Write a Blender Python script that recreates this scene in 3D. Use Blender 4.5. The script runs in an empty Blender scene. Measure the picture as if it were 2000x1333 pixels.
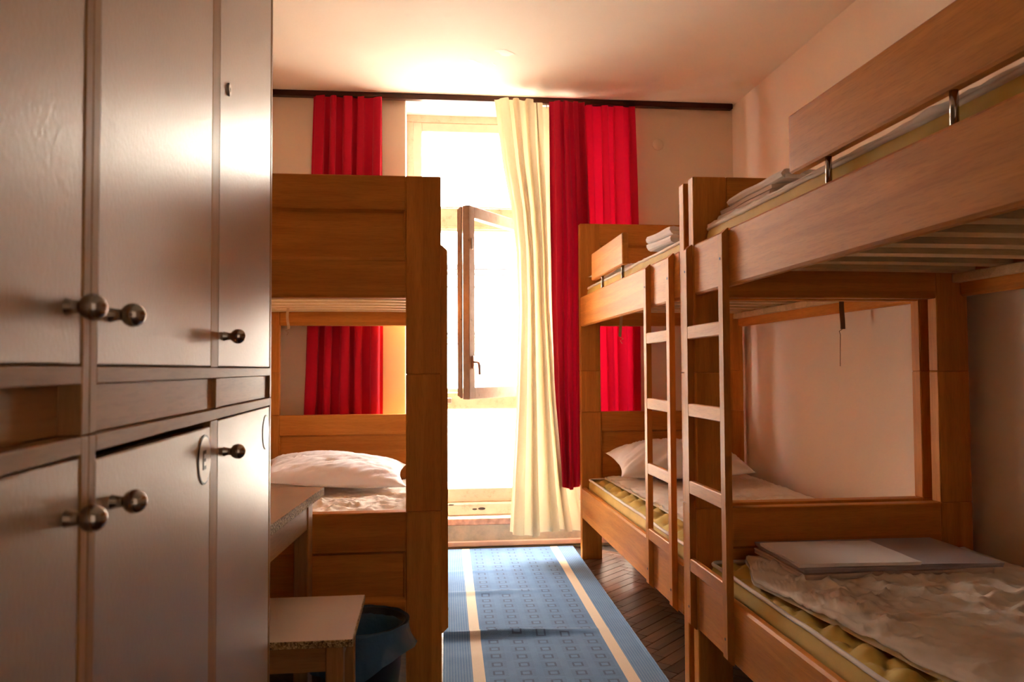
import bpy, bmesh, math, random
from mathutils import Vector, Matrix, noise as mn
random.seed(7)
C = bpy.context.scene
COL = C.collection
PI = math.pi

# ------------------------------------------------------------------ camera, sky, sun, exposure
CAM_H = 1.1176
F, YAW, PITCH, ROLL = 1540.99, math.radians(6.1443), math.radians(2.0006), math.radians(-.3046)
def ray(px, py):
    u, v = px-1000, py-666.5
    c, s = math.cos(ROLL), math.sin(ROLL)
    u, v = u*c+v*s, -u*s+v*c
    a, cz = u/F, -v/F
    b = math.cos(PITCH)-cz*math.sin(PITCH)
    z = math.sin(PITCH)+cz*math.cos(PITCH)
    return Vector((a*math.cos(YAW)+b*math.sin(YAW), -a*math.sin(YAW)+b*math.cos(YAW), z))
cd = bpy.data.cameras.new('camera'); cam = bpy.data.objects.new('camera', cd); COL.objects.link(cam)
fw = ray(1000, 666.5).normalized()
rt = (ray(1001, 666.5)-ray(1000, 666.5)).normalized()
up = rt.cross(fw).normalized()
m = Matrix((rt, up, -fw)).transposed().to_4x4(); m.translation = (0, 0, CAM_H)
cam.matrix_world = m
cd.sensor_width = 36; cd.lens = F/2000*36; cd.clip_start = .02; cd.clip_end = 200
cd.dof.use_dof = True; cd.dof.focus_distance = 3.2; cd.dof.aperture_fstop = 8
C.camera = cam
C.view_settings.view_transform = 'Standard'; C.view_settings.look = 'None'
C.view_settings.exposure = 2.6; C.view_settings.gamma = 1; C.view_settings.use_curve_mapping = False
C.cycles.max_bounces = 14; C.cycles.diffuse_bounces = 8; C.cycles.glossy_bounces = 5
C.cycles.transparent_max_bounces = 12; C.cycles.transmission_bounces = 8
C.cycles.sample_clamp_indirect = 12
W = bpy.data.worlds.new('sky'); C.world = W; W.use_nodes = True
bg = W.node_tree.nodes['Background']; bg.inputs[0].default_value = (1.0, .97, .93, 1); bg.inputs[1].default_value = 7.5
sd = bpy.data.lights.new('sun', 'SUN'); sun = bpy.data.objects.new('sun', sd); COL.objects.link(sun)
sd.energy = 10; sd.color = (1, .93, .82); sd.angle = math.radians(1)
sun.rotation_euler = (math.radians(-38), 0, math.radians(14)); sun.rotation_euler = Vector((.2, .75, -.8)).to_track_quat('-Z', 'Y').to_euler()

ad = bpy.data.lights.new('rear_fill', 'AREA'); al = bpy.data.objects.new('rear_fill', ad); COL.objects.link(al)
ad.shape = 'RECTANGLE'; ad.size = 1.1; ad.size_y = 2.0; ad.energy = .65; ad.color = (1, .86, .70)      # added unseen fill behind the camera, lifts the shaded wood
al.location = (.75, -1.22, 1.15); al.rotation_euler = (math.radians(90), 0, 0)

# ------------------------------------------------------------------ materials
def newmat(name):
    M = bpy.data.materials.new(name); M.use_nodes = True
    nt = M.node_tree; return M, nt, nt.nodes['Principled BSDF']
def node(nt, t, ins=None, **kw):
    n = nt.nodes.new(t)
    for k, v in kw.items(): setattr(n, k, v)
    for k, v in (ins or {}).items():
        if hasattr(v, 'is_output') or isinstance(v, bpy.types.NodeSocket): nt.links.new(v, n.inputs[k])
        else: n.inputs[k].default_value = v
    return n
def mth(nt, op, a, b=None, c=None):
    n = nt.nodes.new('ShaderNodeMath'); n.operation = op
    for i, v in enumerate((a, b, c)):
        if v is None: continue
        if isinstance(v, bpy.types.NodeSocket): nt.links.new(v, n.inputs[i])
        else: n.inputs[i].default_value = v
    return n.outputs[0]
def mixc(nt, fac, a, b, mode='MIX'):
    n = nt.nodes.new('ShaderNodeMix'); n.data_type = 'RGBA'; n.blend_type = mode
    for i, v in ((0, fac), (6, a), (7, b)):
        if isinstance(v, bpy.types.NodeSocket): nt.links.new(v, n.inputs[i])
        else: n.inputs[i].default_value = v if i == 0 else (*v, 1)
    return n.outputs[2]
def ramp(nt, fac, stops):
    n = nt.nodes.new('ShaderNodeValToRGB'); nt.links.new(fac, n.inputs[0])
    e = n.color_ramp.elements
    while len(e) < len(stops): e.new(.5)
    for k, (p, c) in enumerate(stops): e[k].position = p; e[k].color = (*c, 1) if len(c) == 3 else c
    return n.outputs[0]
def bump(nt, bs, h, strength=.2, dist=.01):
    b = node(nt, 'ShaderNodeBump', {'Height': h, 'Strength': strength, 'Distance': dist})
    nt.links.new(b.outputs[0], bs.inputs['Normal'])
def simple(name, col, rough=.5, metal=0, nscale=0, namp=.1, bscale=0, bstr=.15, spec=.5):
    M, nt, bs = newmat(name)
    bs.inputs['Base Color'].default_value = (*col, 1); bs.inputs['Roughness'].default_value = rough
    bs.inputs['Metallic'].default_value = metal; bs.inputs['Specular IOR Level'].default_value = spec
    tc = node(nt, 'ShaderNodeTexCoord').outputs['Object']
    if nscale:
        n = node(nt, 'ShaderNodeTexNoise', {'Vector': tc, 'Scale': nscale, 'Detail': 5})
        d = tuple(c*(1-namp) for c in col); l = tuple(min(1, c*(1+namp)) for c in col)
        nt.links.new(ramp(nt, n.outputs[0], [(.3, d), (.7, l)]), bs.inputs['Base Color'])
    if bscale:
        n = node(nt, 'ShaderNodeTexNoise', {'Vector': tc, 'Scale': bscale, 'Detail': 4})
        bump(nt, bs, n.outputs[0], bstr, .004)
    return M
def wood(name, axis, dark, light, rough=.44, coat=0, pore=.10):
    M, nt, bs = newmat(name)
    tc = node(nt, 'ShaderNodeTexCoord').outputs['Object']
    oi = node(nt, 'ShaderNodeObjectInfo').outputs['Random']
    off = node(nt, 'ShaderNodeVectorMath', {0: tc}, operation='ADD')
    cx = node(nt, 'ShaderNodeCombineXYZ', {0: mth(nt, 'MULTIPLY', oi, 7.3), 1: mth(nt, 'MULTIPLY', oi, 5.1), 2: mth(nt, 'MULTIPLY', oi, 9.7)})
    nt.links.new(cx.outputs[0], off.inputs[1])
    def sc(a, b): return tuple(a if i == axis else b for i in range(3))
    m1 = node(nt, 'ShaderNodeMapping', {'Vector': off.outputs[0], 'Scale': sc(1.1, 16)})
    n1 = node(nt, 'ShaderNodeTexNoise', {'Vector': m1.outputs[0], 'Scale': 1.6, 'Detail': 6, 'Roughness': .6, 'Distortion': .6})
    m2 = node(nt, 'ShaderNodeMapping', {'Vector': off.outputs[0], 'Scale': sc(22, 260)})
    n2 = node(nt, 'ShaderNodeTexNoise', {'Vector': m2.outputs[0], 'Scale': 1, 'Detail': 2})
    m3 = node(nt, 'ShaderNodeMapping', {'Vector': off.outputs[0], 'Scale': sc(.01, 15)})
    n3 = node(nt, 'ShaderNodeTexVoronoi', {'Vector': m3.outputs[0], 'Scale': 1}, feature='F1')
    base = ramp(nt, n1.outputs[0], [(.28, dark), (.72, light)])
    stave = mth(nt, 'MULTIPLY_ADD', n3.outputs['Color'], .24, .88)
    v = mth(nt, 'MULTIPLY', stave, mth(nt, 'MULTIPLY_ADD', oi, .16, .92))
    pores = mth(nt, 'MULTIPLY_ADD', ramp(nt, n2.outputs[0], [(.36, (0, 0, 0)), (.5, (1, 1, 1))]), pore, 1-pore)
    v = mth(nt, 'MULTIPLY', v, pores)
    nt.links.new(mixc(nt, 1, base, node(nt, 'ShaderNodeCombineColor', {0: v, 1: v, 2: v}).outputs[0], 'MULTIPLY'), bs.inputs['Base Color'])
    bs.inputs['Roughness'].default_value = rough; bs.inputs['Specular IOR Level'].default_value = .07
    bs.inputs['Coat Weight'].default_value = coat; bs.inputs['Coat Roughness'].default_value = .28
    bump(nt, bs, n2.outputs[0], .06, .002)
    return M
WD, WL = (.47, .168, .030), (.64, .262, .052)
WOOD = [wood('beech_grain_'+'xyz'[a], a, WD, WL) for a in range(3)]
SLATW = wood('slat_wood', 0, (.60, .40, .20), (.74, .52, .29), .5, 0)
OLDW = [wood('desk_wood_'+'xyz'[a], a, (.30, .14, .045), (.45, .23, .08), .45, .05) for a in range(3)]
CHIP, nt, bs = newmat('chipboard_edge')
tc = node(nt, 'ShaderNodeTexCoord').outputs['Object']
vv = node(nt, 'ShaderNodeTexVoronoi', {'Vector': tc, 'Scale': 260})
nt.links.new(ramp(nt, mth(nt, 'MULTIPLY', vv.outputs['Color'], 1), [(.1, (.10, .05, .015)), (.5, (.34, .20, .07)), (.9, (.55, .38, .18))]), bs.inputs['Base Color'])
bs.inputs['Roughness'].default_value = .85; bump(nt, bs, vv.outputs['Distance'], .5, .004)
LAMIN = simple('beige_laminate', (.48, .295, .165), .42, 0, 6, .06, 220, .05)

def door_mat():
    M, nt, bs = newmat('locker_laminate')
    tc = node(nt, 'ShaderNodeTexCoord').outputs['Object']
    mp = node(nt, 'ShaderNodeMapping', {'Vector': tc, 'Scale': (1, 1, .5)})
    n = node(nt, 'ShaderNodeTexNoise', {'Vector': mp.outputs[0], 'Scale': 260, 'Detail': 3})
    n2 = node(nt, 'ShaderNodeTexNoise', {'Vector': tc, 'Scale': 3, 'Detail': 5})
    nt.links.new(ramp(nt, n2.outputs[0], [(.3, (.33, .205, .112)), (.7, (.38, .24, .134))]), bs.inputs['Base Color'])
    bs.inputs['Roughness'].default_value = .36; bs.inputs['Specular IOR Level'].default_value = .9; bs.inputs['Coat Weight'].default_value = .12; bs.inputs['Coat Roughness'].default_value = .5
    bump(nt, bs, n.outputs[0], .22, .003)
    return M
DOORM = door_mat()
FRAMEW = [wood('locker_frame_wood_'+'xyz'[a], a, (.33, .165, .062), (.45, .24, .098), .42, .05) for a in range(3)]
CHROME = simple('polished_metal', (.40, .36, .33), .16, 1)
STEEL = simple('dull_steel', (.5, .48, .45), .3, 1)
DARK = simple('dark_screw', (.03, .02, .015), .5)
WHITEP = simple('white_plate', (.82, .80, .78), .35)
BLACKP = simple('black_print', (.01, .01, .012), .4)

def wall_mat(name, col, stain=None):
    M, nt, bs = newmat(name)
    tc = node(nt, 'ShaderNodeTexCoord').outputs['Object']
    n1 = node(nt, 'ShaderNodeTexNoise', {'Vector': tc, 'Scale': 1.3, 'Detail': 6, 'Roughness': .6})
    n2 = node(nt, 'ShaderNodeTexNoise', {'Vector': tc, 'Scale': 90, 'Detail': 4})
    d = tuple(c*.93 for c in col)
    base = ramp(nt, n1.outputs[0], [(.3, d), (.7, col)])
    if stain:
        n3 = node(nt, 'ShaderNodeTexNoise', {'Vector': tc, 'Scale': 7, 'Detail': 6, 'Roughness': .65})
        base = mixc(nt, ramp(nt, n3.outputs[0], [(.38, (0, 0, 0)), (.62, (1, 1, 1))]), base, stain)
    else:
        n3 = node(nt, 'ShaderNodeTexNoise', {'Vector': tc, 'Scale': 4.3, 'Detail': 3})
        base = mixc(nt, mth(nt, 'MULTIPLY', ramp(nt, n3.outputs[0], [(.66, (0, 0, 0)), (.76, (1, 1, 1))]), .18), base, tuple(c*.72 for c in col))
    nt.links.new(base, bs.inputs['Base Color']); bs.inputs['Roughness'].default_value = .8
    bump(nt, bs, n2.outputs[0], .12, .004)
    return M
WALLM = wall_mat('cream_plaster', (.80, .655, .515))
CEILM = wall_mat('ceiling_plaster', (.82, .715, .60))
REVEAL = simple('white_reveal_paint', (.85, .80, .74), .7, 0, 8, .05)
PARAP = wall_mat('stained_plaster', (.50, .44, .33), (.30, .31, .25))
SILLM = simple('worn_sill_edge', (.52, .33, .24), .7, 0, 30, .3)
OLDPAINT, nt, bs = newmat('old_window_paint')
tc = node(nt, 'ShaderNodeTexCoord').outputs['Object']
n1 = node(nt, 'ShaderNodeTexNoise', {'Vector': tc, 'Scale': 14, 'Detail': 8, 'Roughness': .7})
nt.links.new(ramp(nt, n1.outputs[0], [(.27, (.10, .06, .03)), (.33, (.40, .31, .21)), (.45, (.52, .43, .31)), (.8, (.60, .51, .38))]), bs.inputs['Base Color'])
bs.inputs['Roughness'].default_value = .55
SASHM, nt, bs = newmat('weathered_sash')
tc = node(nt, 'ShaderNodeTexCoord').outputs['Object']
n1 = node(nt, 'ShaderNodeTexNoise', {'Vector': tc, 'Scale': 22, 'Detail': 8, 'Roughness': .7})
nt.links.new(ramp(nt, n1.outputs[0], [(.3, (.13, .07, .04)), (.38, (.42, .26, .17)), (.8, (.52, .35, .24))]), bs.inputs['Base Color'])
bs.inputs['Roughness'].default_value = .5
GLASS, nt, bs = newmat('window_glass')
nt.nodes.remove(bs)
tr = node(nt, 'ShaderNodeBsdfTransparent', {0: (.97, .97, .96, 1)}); gl = node(nt, 'ShaderNodeBsdfGlossy', {'Roughness': .02})
lw = node(nt, 'ShaderNodeLayerWeight', {'Blend': .5}).outputs['Facing']; fr = mth(nt, 'MULTIPLY_ADD', mth(nt, 'POWER', lw, 5), .6, .035); mx = node(nt, 'ShaderNodeMixShader', {0: fr, 1: tr.outputs[0], 2: gl.outputs[0]})
nt.links.new(mx.outputs[0], nt.nodes['Material Output'].inputs[0])

def cloth(name, col, transl=0, rough=.85, wscale=500, wstr=.15, trcol=None, var=.06, dscale=3):
    M, nt, bs = newmat(name)
    tc = node(nt, 'ShaderNodeTexCoord').outputs['Object']
    n = node(nt, 'ShaderNodeTexNoise', {'Vector': tc, 'Scale': dscale, 'Detail': 5})
    c = ramp(nt, n.outputs[0], [(.3, tuple(x*(1-var) for x in col)), (.7, col)])
    nt.links.new(c, bs.inputs['Base Color']); bs.inputs['Roughness'].default_value = rough
    bs.inputs['Specular IOR Level'].default_value = .15; bs.inputs['Sheen Weight'].default_value = .1
    w = node(nt, 'ShaderNodeTexNoise', {'Vector': tc, 'Scale': wscale, 'Detail': 2})
    bump(nt, bs, w.outputs[0], wstr, .002)
    if transl:
        t = node(nt, 'ShaderNodeBsdfTranslucent', {0: (*(trcol or col), 1)})
        mx = node(nt, 'ShaderNodeMixShader', {0: transl, 1: bs.outputs[0], 2: t.outputs[0]})
        nt.links.new(mx.outputs[0], nt.nodes['Material Output'].inputs[0])
    return M
REDC = cloth('red_curtain_cloth', (.50, .006, .028), .06, .8, 700, .1, (.75, .005, .035))
REDD = cloth('red_curtain_cloth_doubled', (.46, .006, .03), .02, .8, 700, .1, (.7, .005, .035))
BEIGEC = cloth('beige_linen', (.60, .50, .33), .15, .9, 420, .3, (.74, .62, .40))
SHEET = cloth('white_cotton', (.82, .77, .78), 0, .9, 300, .1)
PADM = cloth('white_mattress_pad', (.76, .66, .57), 0, .75, 160, .25)
LILAC = cloth('lilac_grey_cotton', (.42, .36, .40), 0, .9, 350, .12)
PINKSH = cloth('beige_cotton', (.62, .46, .38), 0, .9, 350, .12)
YEL = cloth('yellow_ticking', (.62, .42, .09), 0, .7, 240, .2, var=.2, dscale=9)
UNDER = cloth('shade_brown_underside', (.10, .06, .03))  # underside darkened in colour to paint the shade between the slats
PIPE = cloth('white_piping', (.72, .64, .56), 0, .8, 300, .1)
STRAPM = cloth('tan_webbing', (.55, .36, .2), 0, .9)
BINM = simple('dark_blue_plastic', (.015, .022, .04), .4)
BAGM, nt, bs = newmat('blue_bin_liner')
bs.inputs['Base Color'].default_value = (.05, .125, .24, 1); bs.inputs['Roughness'].default_value = .33
tc = node(nt, 'ShaderNodeTexCoord').outputs['Object']
n1 = node(nt, 'ShaderNodeTexNoise', {'Vector': tc, 'Scale': 30, 'Detail': 4}); bump(nt, bs, n1.outputs[0], .4, .008)
RAILD = wood('dark_stained_wood', 0, (.045, .014, .008), (.075, .025, .014), .35, .2)
FACM = simple('pale_facade_plaster', (.78, .72, .64), .9, 0, 2, .06)
FACD = simple('facade_stone_ledge', (.45, .38, .32), .9, 0, 3, .1)
SHADOWGAP = simple('painted_shadow_gap', (.022, .022, .025), .9, spec=.1)  # near-black colour stands in for shadow gaps along the facade ledges
PAVE = simple('grey_pavement', (.33, .31, .28), .9, 0, 2, .1)
BASEB = simple('pink_skirting_paint', (.60, .44, .36), .5, 0, 9, .08)
FLOORB = simple('dark_subfloor', (.02, .012, .007), .8)
def plank_mat():
    M, nt, bs = newmat('oak_parquet')
    tc = node(nt, 'ShaderNodeTexCoord').outputs['Object']
    oi = node(nt, 'ShaderNodeObjectInfo').outputs['Random']
    geo = node(nt, 'ShaderNodeNewGeometry').outputs['Random Per Island']
    r = mth(nt, 'FRACT', mth(nt, 'ADD', oi, geo))
    of = node(nt, 'ShaderNodeCombineXYZ', {0: mth(nt, 'MULTIPLY', r, 9), 1: mth(nt, 'MULTIPLY', r, 5)})
    ad = node(nt, 'ShaderNodeVectorMath', {0: tc, 1: of.outputs[0]}, operation='ADD')
    mp = node(nt, 'ShaderNodeMapping', {'Vector': ad.outputs[0], 'Scale': (3, 40, 10)})
    n = node(nt, 'ShaderNodeTexNoise', {'Vector': mp.outputs[0], 'Scale': 1.5, 'Detail': 7, 'Roughness': .65, 'Distortion': .5})
    c1 = ramp(nt, n.outputs[0], [(.3, (.028, .011, .006)), (.55, (.085, .034, .014)), (.8, (.15, .065, .028))])
    v = mth(nt, 'MULTIPLY_ADD', r, .9, .55)
    nt.links.new(mixc(nt, 1, c1, node(nt, 'ShaderNodeCombineColor', {0: v, 1: v, 2: v}).outputs[0], 'MULTIPLY'), bs.inputs['Base Color'])
    bs.inputs['Roughness'].default_value = .33; bs.inputs['Coat Weight'].default_value = .15
    bump(nt, bs, n.outputs[0], .12, .003)
    return M
PLANK = plank_mat()
def carpet_mat():
    M, nt, bs = newmat('blue_woven_runner')
    uv = node(nt, 'ShaderNodeUVMap', uv_map='uv').outputs[0]
    s = node(nt, 'ShaderNodeSeparateXYZ', {0: uv}); u, v = s.outputs[0], s.outputs[1]
    u, v = mth(nt, 'MULTIPLY', u, 1), mth(nt, 'MULTIPLY', v, 1)
    def band(x, a, b): return mth(nt, 'MULTIPLY', mth(nt, 'GREATER_THAN', x, a), mth(nt, 'LESS_THAN', x, b))
    stripe = mth(nt, 'ADD', band(u, .108, .152), band(u, .655, .700))
    tc = node(nt, 'ShaderNodeTexCoord').outputs['Object']
    nz = node(nt, 'ShaderNodeTexNoise', {'Vector': tc, 'Scale': 5, 'Detail': 6, 'Roughness': .65}).outputs[0]
    mpf = node(nt, 'ShaderNodeMapping', {'Vector': uv, 'Scale': (700, 260, 1)})
    nf = node(nt, 'ShaderNodeTexNoise', {'Vector': mpf.outputs[0], 'Scale': 1, 'Detail': 2}).outputs[0]
    blue = ramp(nt, nz, [(.3, (.068, .142, .272)), (.72, (.108, .205, .355))])
    # ribbed borders
    rib = mth(nt, 'MULTIPLY', mth(nt, 'GREATER_THAN', mth(nt, 'FRACT', mth(nt, 'MULTIPLY', u, 95)), .62), mth(nt, 'ADD', mth(nt, 'LESS_THAN', u, .108), mth(nt, 'GREATER_THAN', u, .700)))
    # motif columns: five squares across the field, half offset rows
    fu = mth(nt, 'MULTIPLY', mth(nt, 'SUBTRACT', u, .152), 5/.503)
    col = mth(nt, 'FLOOR', fu)
    cu = mth(nt, 'ABSOLUTE', mth(nt, 'SUBTRACT', mth(nt, 'FRACT', fu), .5))
    fv = mth(nt, 'ADD', mth(nt, 'DIVIDE', v, .082), mth(nt, 'MULTIPLY', col, .13))
    cv = mth(nt, 'ABSOLUTE', mth(nt, 'SUBTRACT', mth(nt, 'FRACT', fv), .5))
    fld = mth(nt, 'MULTIPLY', mth(nt, 'GREATER_THAN', u, .152), mth(nt, 'LESS_THAN', u, .655))
    bx = mth(nt, 'MAXIMUM', cu, mth(nt, 'MULTIPLY', cv, .85))
    ring = mth(nt, 'MULTIPLY', mth(nt, 'GREATER_THAN', bx, .13), mth(nt, 'LESS_THAN', bx, .205))
    hatch = mth(nt, 'MULTIPLY', mth(nt, 'MULTIPLY', mth(nt, 'GREATER_THAN', bx, .205), mth(nt, 'LESS_THAN', bx, .36)), mth(nt, 'GREATER_THAN', mth(nt, 'SINE', mth(nt, 'MULTIPLY', mth(nt, 'ADD', u, mth(nt, 'MULTIPLY', v, .7)), 900)), .1))
    dk = mth(nt, 'MULTIPLY', mth(nt, 'MULTIPLY', ring, fld), mth(nt, 'MULTIPLY_ADD', nf, 1.0, .35))
    c = mixc(nt, mth(nt, 'MULTIPLY', mth(nt, 'MULTIPLY', hatch, fld), .5), blue, (.045, .085, .165))
    c = mixc(nt, dk, c, (.035, .06, .12))
    c = mixc(nt, mth(nt, 'MULTIPLY', rib, .3), c, (.27, .36, .48))
    c = mixc(nt, stripe, c, (.62, .49, .36))
    f = mth(nt, 'MULTIPLY_ADD', nf, .9, .55)
    c = mixc(nt, 1, c, node(nt, 'ShaderNodeCombineColor', {0: f, 1: f, 2: f}).outputs[0], 'MULTIPLY')
    nt.links.new(c, bs.inputs['Base Color']); bs.inputs['Roughness'].default_value = .9
    bs.inputs['Specular IOR Level'].default_value = .1; bs.inputs['Sheen Weight'].default_value = .15
    bump(nt, bs, nf, .4, .003)
    return M
CARPET = carpet_mat()
FRINGE = cloth('cream_fringe', (.7, .66, .6))

# ------------------------------------------------------------------ mesh helpers
class MB:
    def __init__(s, mp=None): s.v, s.f, s.mi, s.mp = [], [], [], mp
    def add(s, vs, fs, mi=0):
        n = len(s.v)
        s.v += [s.mp(*p) if s.mp else tuple(p) for p in vs]
        s.f += [tuple(n+i for i in f) for f in fs]
        s.mi += list(mi) if isinstance(mi, (list, tuple)) else [mi]*len(fs)
        return s
    def box(s, x0, x1, y0, y1, z0, z1, b=.002, top=0, side=0):
        b = min(b, .45*abs(x1-x0), .45*abs(y1-y0), .45*abs(z1-z0))
        lo, hi = (x0, y0, z0), (x1, y1, z1)
        vs, idx = [], {}
        for i in (0, 1):
            for j in (0, 1):
                for k in (0, 1):
                    sg = (i, j, k)
                    for a in range(3):
                        p = [0, 0, 0]
                        for c in range(3):
                            e = (lo, hi)[sg[c]][c]; p[c] = e if c == a else e+(b if sg[c] == 0 else -b)
                        idx[sg, a] = len(vs); vs.append(p)
        fs, mi = [], []
        for a in range(3):
            o1, o2 = [(1, 2), (2, 0), (0, 1)][a]
            for e in (0, 1):
                q = []
                for (p, r) in ((0, 0), (1, 0), (1, 1), (0, 1)):
                    sg = [0, 0, 0]; sg[a] = e; sg[o1] = p; sg[o2] = r; q.append(idx[tuple(sg), a])
                fs.append(q if e else q[::-1]); mi.append(top if a == 2 else side)
        for a in range(3):
            o1, o2 = [(1, 2), (2, 0), (0, 1)][a]
            for p in (0, 1):
                for r in (0, 1):
                    q = []
                    for e, ax in ((0, o1), (1, o1), (1, o2), (0, o2)):
                        sg = [0, 0, 0]; sg[a] = e; sg[o1] = p; sg[o2] = r; q.append(idx[tuple(sg), ax])
                    fs.append(q if (p ^ r) else q[::-1]); mi.append(side)
        for i in (0, 1):
            for j in (0, 1):
                for k in (0, 1):
                    q = [idx[(i, j, k), a] for a in range(3)]
                    fs.append(q if (i+j+k) % 2 else q[::-1]); mi.append(side)
        return s.add(vs, fs, mi)
    def prism(s, poly, ax, a0, a1, mi=0):
        n = len(poly); vs = []
        for a in (a0, a1):
            for p, q in poly:
                vs.append((a, p, q) if ax == 0 else (p, a, q) if ax == 1 else (p, q, a))
        fs = [(i, (i+1) % n, n+(i+1) % n, n+i) for i in range(n)]+[tuple(range(n))[::-1], tuple(range(n, 2*n))]
        return s.add(vs, fs, mi)
    def tube(s, pts, r, n=8, closed=False, mi=0, flat=1):
        P = [Vector(p) for p in pts]; vs, fs = [], []; N = len(P)
        ref = None
        for i, p in enumerate(P):
            t = ((P[(i+1) % N] if closed or i < N-1 else p)-(P[i-1] if closed or i else p)).normalized()
            if ref is None: ref = t.orthogonal().normalized()
            a = (ref-t*ref.dot(t)).normalized(); ref = a; b = t.cross(a)
            rr = r[i] if isinstance(r, (list, tuple)) else r
            for k in range(n):
                th = 2*PI*k/n; vs.append(p+a*math.cos(th)*rr+b*math.sin(th)*rr*flat)
        M = N if closed else N-1
        for i in range(M):
            for k in range(n):
                fs.append((i*n+k, i*n+(k+1) % n, ((i+1) % N)*n+(k+1) % n, ((i+1) % N)*n+k))
        if not closed: fs += [tuple(range(n))[::-1], tuple((N-1)*n+k for k in range(n))]
        return s.add(vs, fs, mi)
    def lathe(s, prof, o, ax=2, n=24, mi=0, cap=True):
        vs, fs = [], []
        for r, h in prof:
            for k in range(n):
                c, d = r*math.cos(2*PI*k/n), r*math.sin(2*PI*k/n)
                p = (h, c, d) if ax == 0 else (c, h, d) if ax == 1 else (c, d, h)
                vs.append((o[0]+p[0], o[1]+p[1], o[2]+p[2]))
        for i in range(len(prof)-1):
            for k in range(n): fs.append((i*n+k, i*n+(k+1) % n, (i+1)*n+(k+1) % n, (i+1)*n+k))
        if cap: fs += [tuple(range(n))[::-1], tuple((len(prof)-1)*n+k for k in range(n))]
        return s.add(vs, fs, mi)
    def grid(s, fn, nu, nv, mi=0):
        vs = [fn(i/nu, j/nv) for j in range(nv+1) for i in range(nu+1)]
        w = nu+1
        return s.add(vs, [(j*w+i, j*w+i+1, (j+1)*w+i+1, (j+1)*w+i) for j in range(nv) for i in range(nu)], mi)
    def build(s, name, mats, parent=None, smooth=False, org=None, fix=True):
        o0 = ORG.get(parent.name) if parent else org
        if o0 is None:
            xs = list(zip(*s.v)); o0 = Vector(((min(xs[0])+max(xs[0]))/2, (min(xs[1])+max(xs[1]))/2, min(xs[2])))
        me = bpy.data.meshes.new(name)
        me.from_pydata([(p[0]-o0[0], p[1]-o0[1], p[2]-o0[2]) for p in s.v], [], s.f)
        if not isinstance(mats, (list, tuple)): mats = [mats]
        for M in mats: me.materials.append(M)
        me.polygons.foreach_set('material_index', s.mi)
        if smooth: me.polygons.foreach_set('use_smooth', [True]*len(s.f))
        if fix:
            b = bmesh.new(); b.from_mesh(me); bmesh.ops.recalc_face_normals(b, faces=b.faces); b.to_mesh(me); b.free()
        o = bpy.data.objects.new(name, me); COL.objects.link(o)
        if parent: o.parent = parent
        else: o.location = o0
        ORG[o.name] = Vector(o0)
        return o
ORG = {}
def empty(name, loc):
    o = bpy.data.objects.new(name, None); COL.objects.link(o); o.location = loc; o.empty_display_size = .1
    ORG[o.name] = Vector(loc); return o
def tag(o, label, cat, group=None):
    o['label'] = label; o['category'] = cat
    if group: o['group'] = group
    return o
def struct(o): o['kind'] = 'structure'; return o
def sstep(a, b, x):
    t = max(0, min(1, (x-a)/(b-a))); return t*t*(3-2*t)
def lerp(a, b, t): return a+(b-a)*t
def interp(tab, z):
    if z >= tab[0][0]: return tab[0][1]
    for (z0, a), (z1, b) in zip(tab, tab[1:]):
        if z >= z1: return lerp(b, a, (z-z1)/(z0-z1))
    return tab[-1][1]

# ------------------------------------------------------------------ room shell
YW, ZC, XW, XL, YB = 4.770, 2.769, 1.924, -1.0, -1.3
YP, TH = 4.982, .43     # the window stands in a niche: room wall at YW, parapet under the sill at YP
fl = struct(MB().box(XL-.2, XW+.2, YB-.2, YP+.02, -.12, -.014, 0).build('floor', FLOORB, org=(0, 0, 0)))
struct(MB().box(XL-.2, XW+.2, YB-.2, YW+TH, ZC, ZC+.2, 0).build('ceiling', CEILM, org=(0, 0, ZC)))
struct(MB().box(XL-.2, XL, YB-.2, YW, -.1, ZC, 0).build('wall_left', WALLM, org=(XL, 0, 0)))
struct(MB().box(XW, XW+.2, YB-.2, YW, -.1, ZC, 0).build('wall_right', WALLM, org=(XW, 0, 0)))
struct(MB().box(XL, XW, YB-.2, YB, -.1, ZC, 0).build('wall_front', WALLM, org=(0, YB, 0)))
FY0, FY1 = 5.085, 5.155
OX0, OX1, OZ0, OZ1 = -.134, 1.255, .137, ZC-.002
wb = MB()
wb.box(XL-.2, OX0, YW, YW+TH, -.1, ZC, 0); wb.box(OX1, XW+.2, YW, YW+TH, -.1, ZC, 0); pass
wall_back = struct(wb.build('wall_back', WALLM, org=(0, YW, 0)))
par = MB().box(OX0, OX1, YP+.001, YW+TH, -.1, OZ0, 0).build('parapet', PARAP, wall_back)
MB().box(OX0, OX1, YP-.004, YW+TH-.01, OZ0, .179, .004, 1, 0).build('sill', [SILLM, REVEAL], wall_back)
for bxs in ((OX0-.004, OX0+.006, YW+.002, FY0, 0, OZ1), (OX1-.006, OX1+.004, YW+.002, FY0, 0, OZ1), (OX0+.006, OX1-.006, YW+.002, FY0, OZ1-.006, OZ1+.001)):
    MB().box(*bxs, 0).build('reveal', REVEAL, wall_back)

MB().lathe([(.0, 0), (.036, 0), (.034, -.004), (.0, -.005)], (1.439, YW, 2.515), 1, 28, cap=False).build('cover_plate', WALLM, wall_back, True)
struct(MB().box(OX0, OX1, YP-.018, YP, .004, .040, .006).build('baseboard_back', BASEB))
struct(MB().box(XW-.014, XW, YB, YW-.02, 0, .07, .004).build('baseboard_right', BASEB))
# dark curtain rail across the top of the window wall
tag(MB().box(XL, 1.905, YW-.065, YW-.02, 2.735, ZC, .004).build('curtain_rail', RAILD), 'dark stained wooden curtain rail along the top of the window wall', 'curtain rail')
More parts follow.
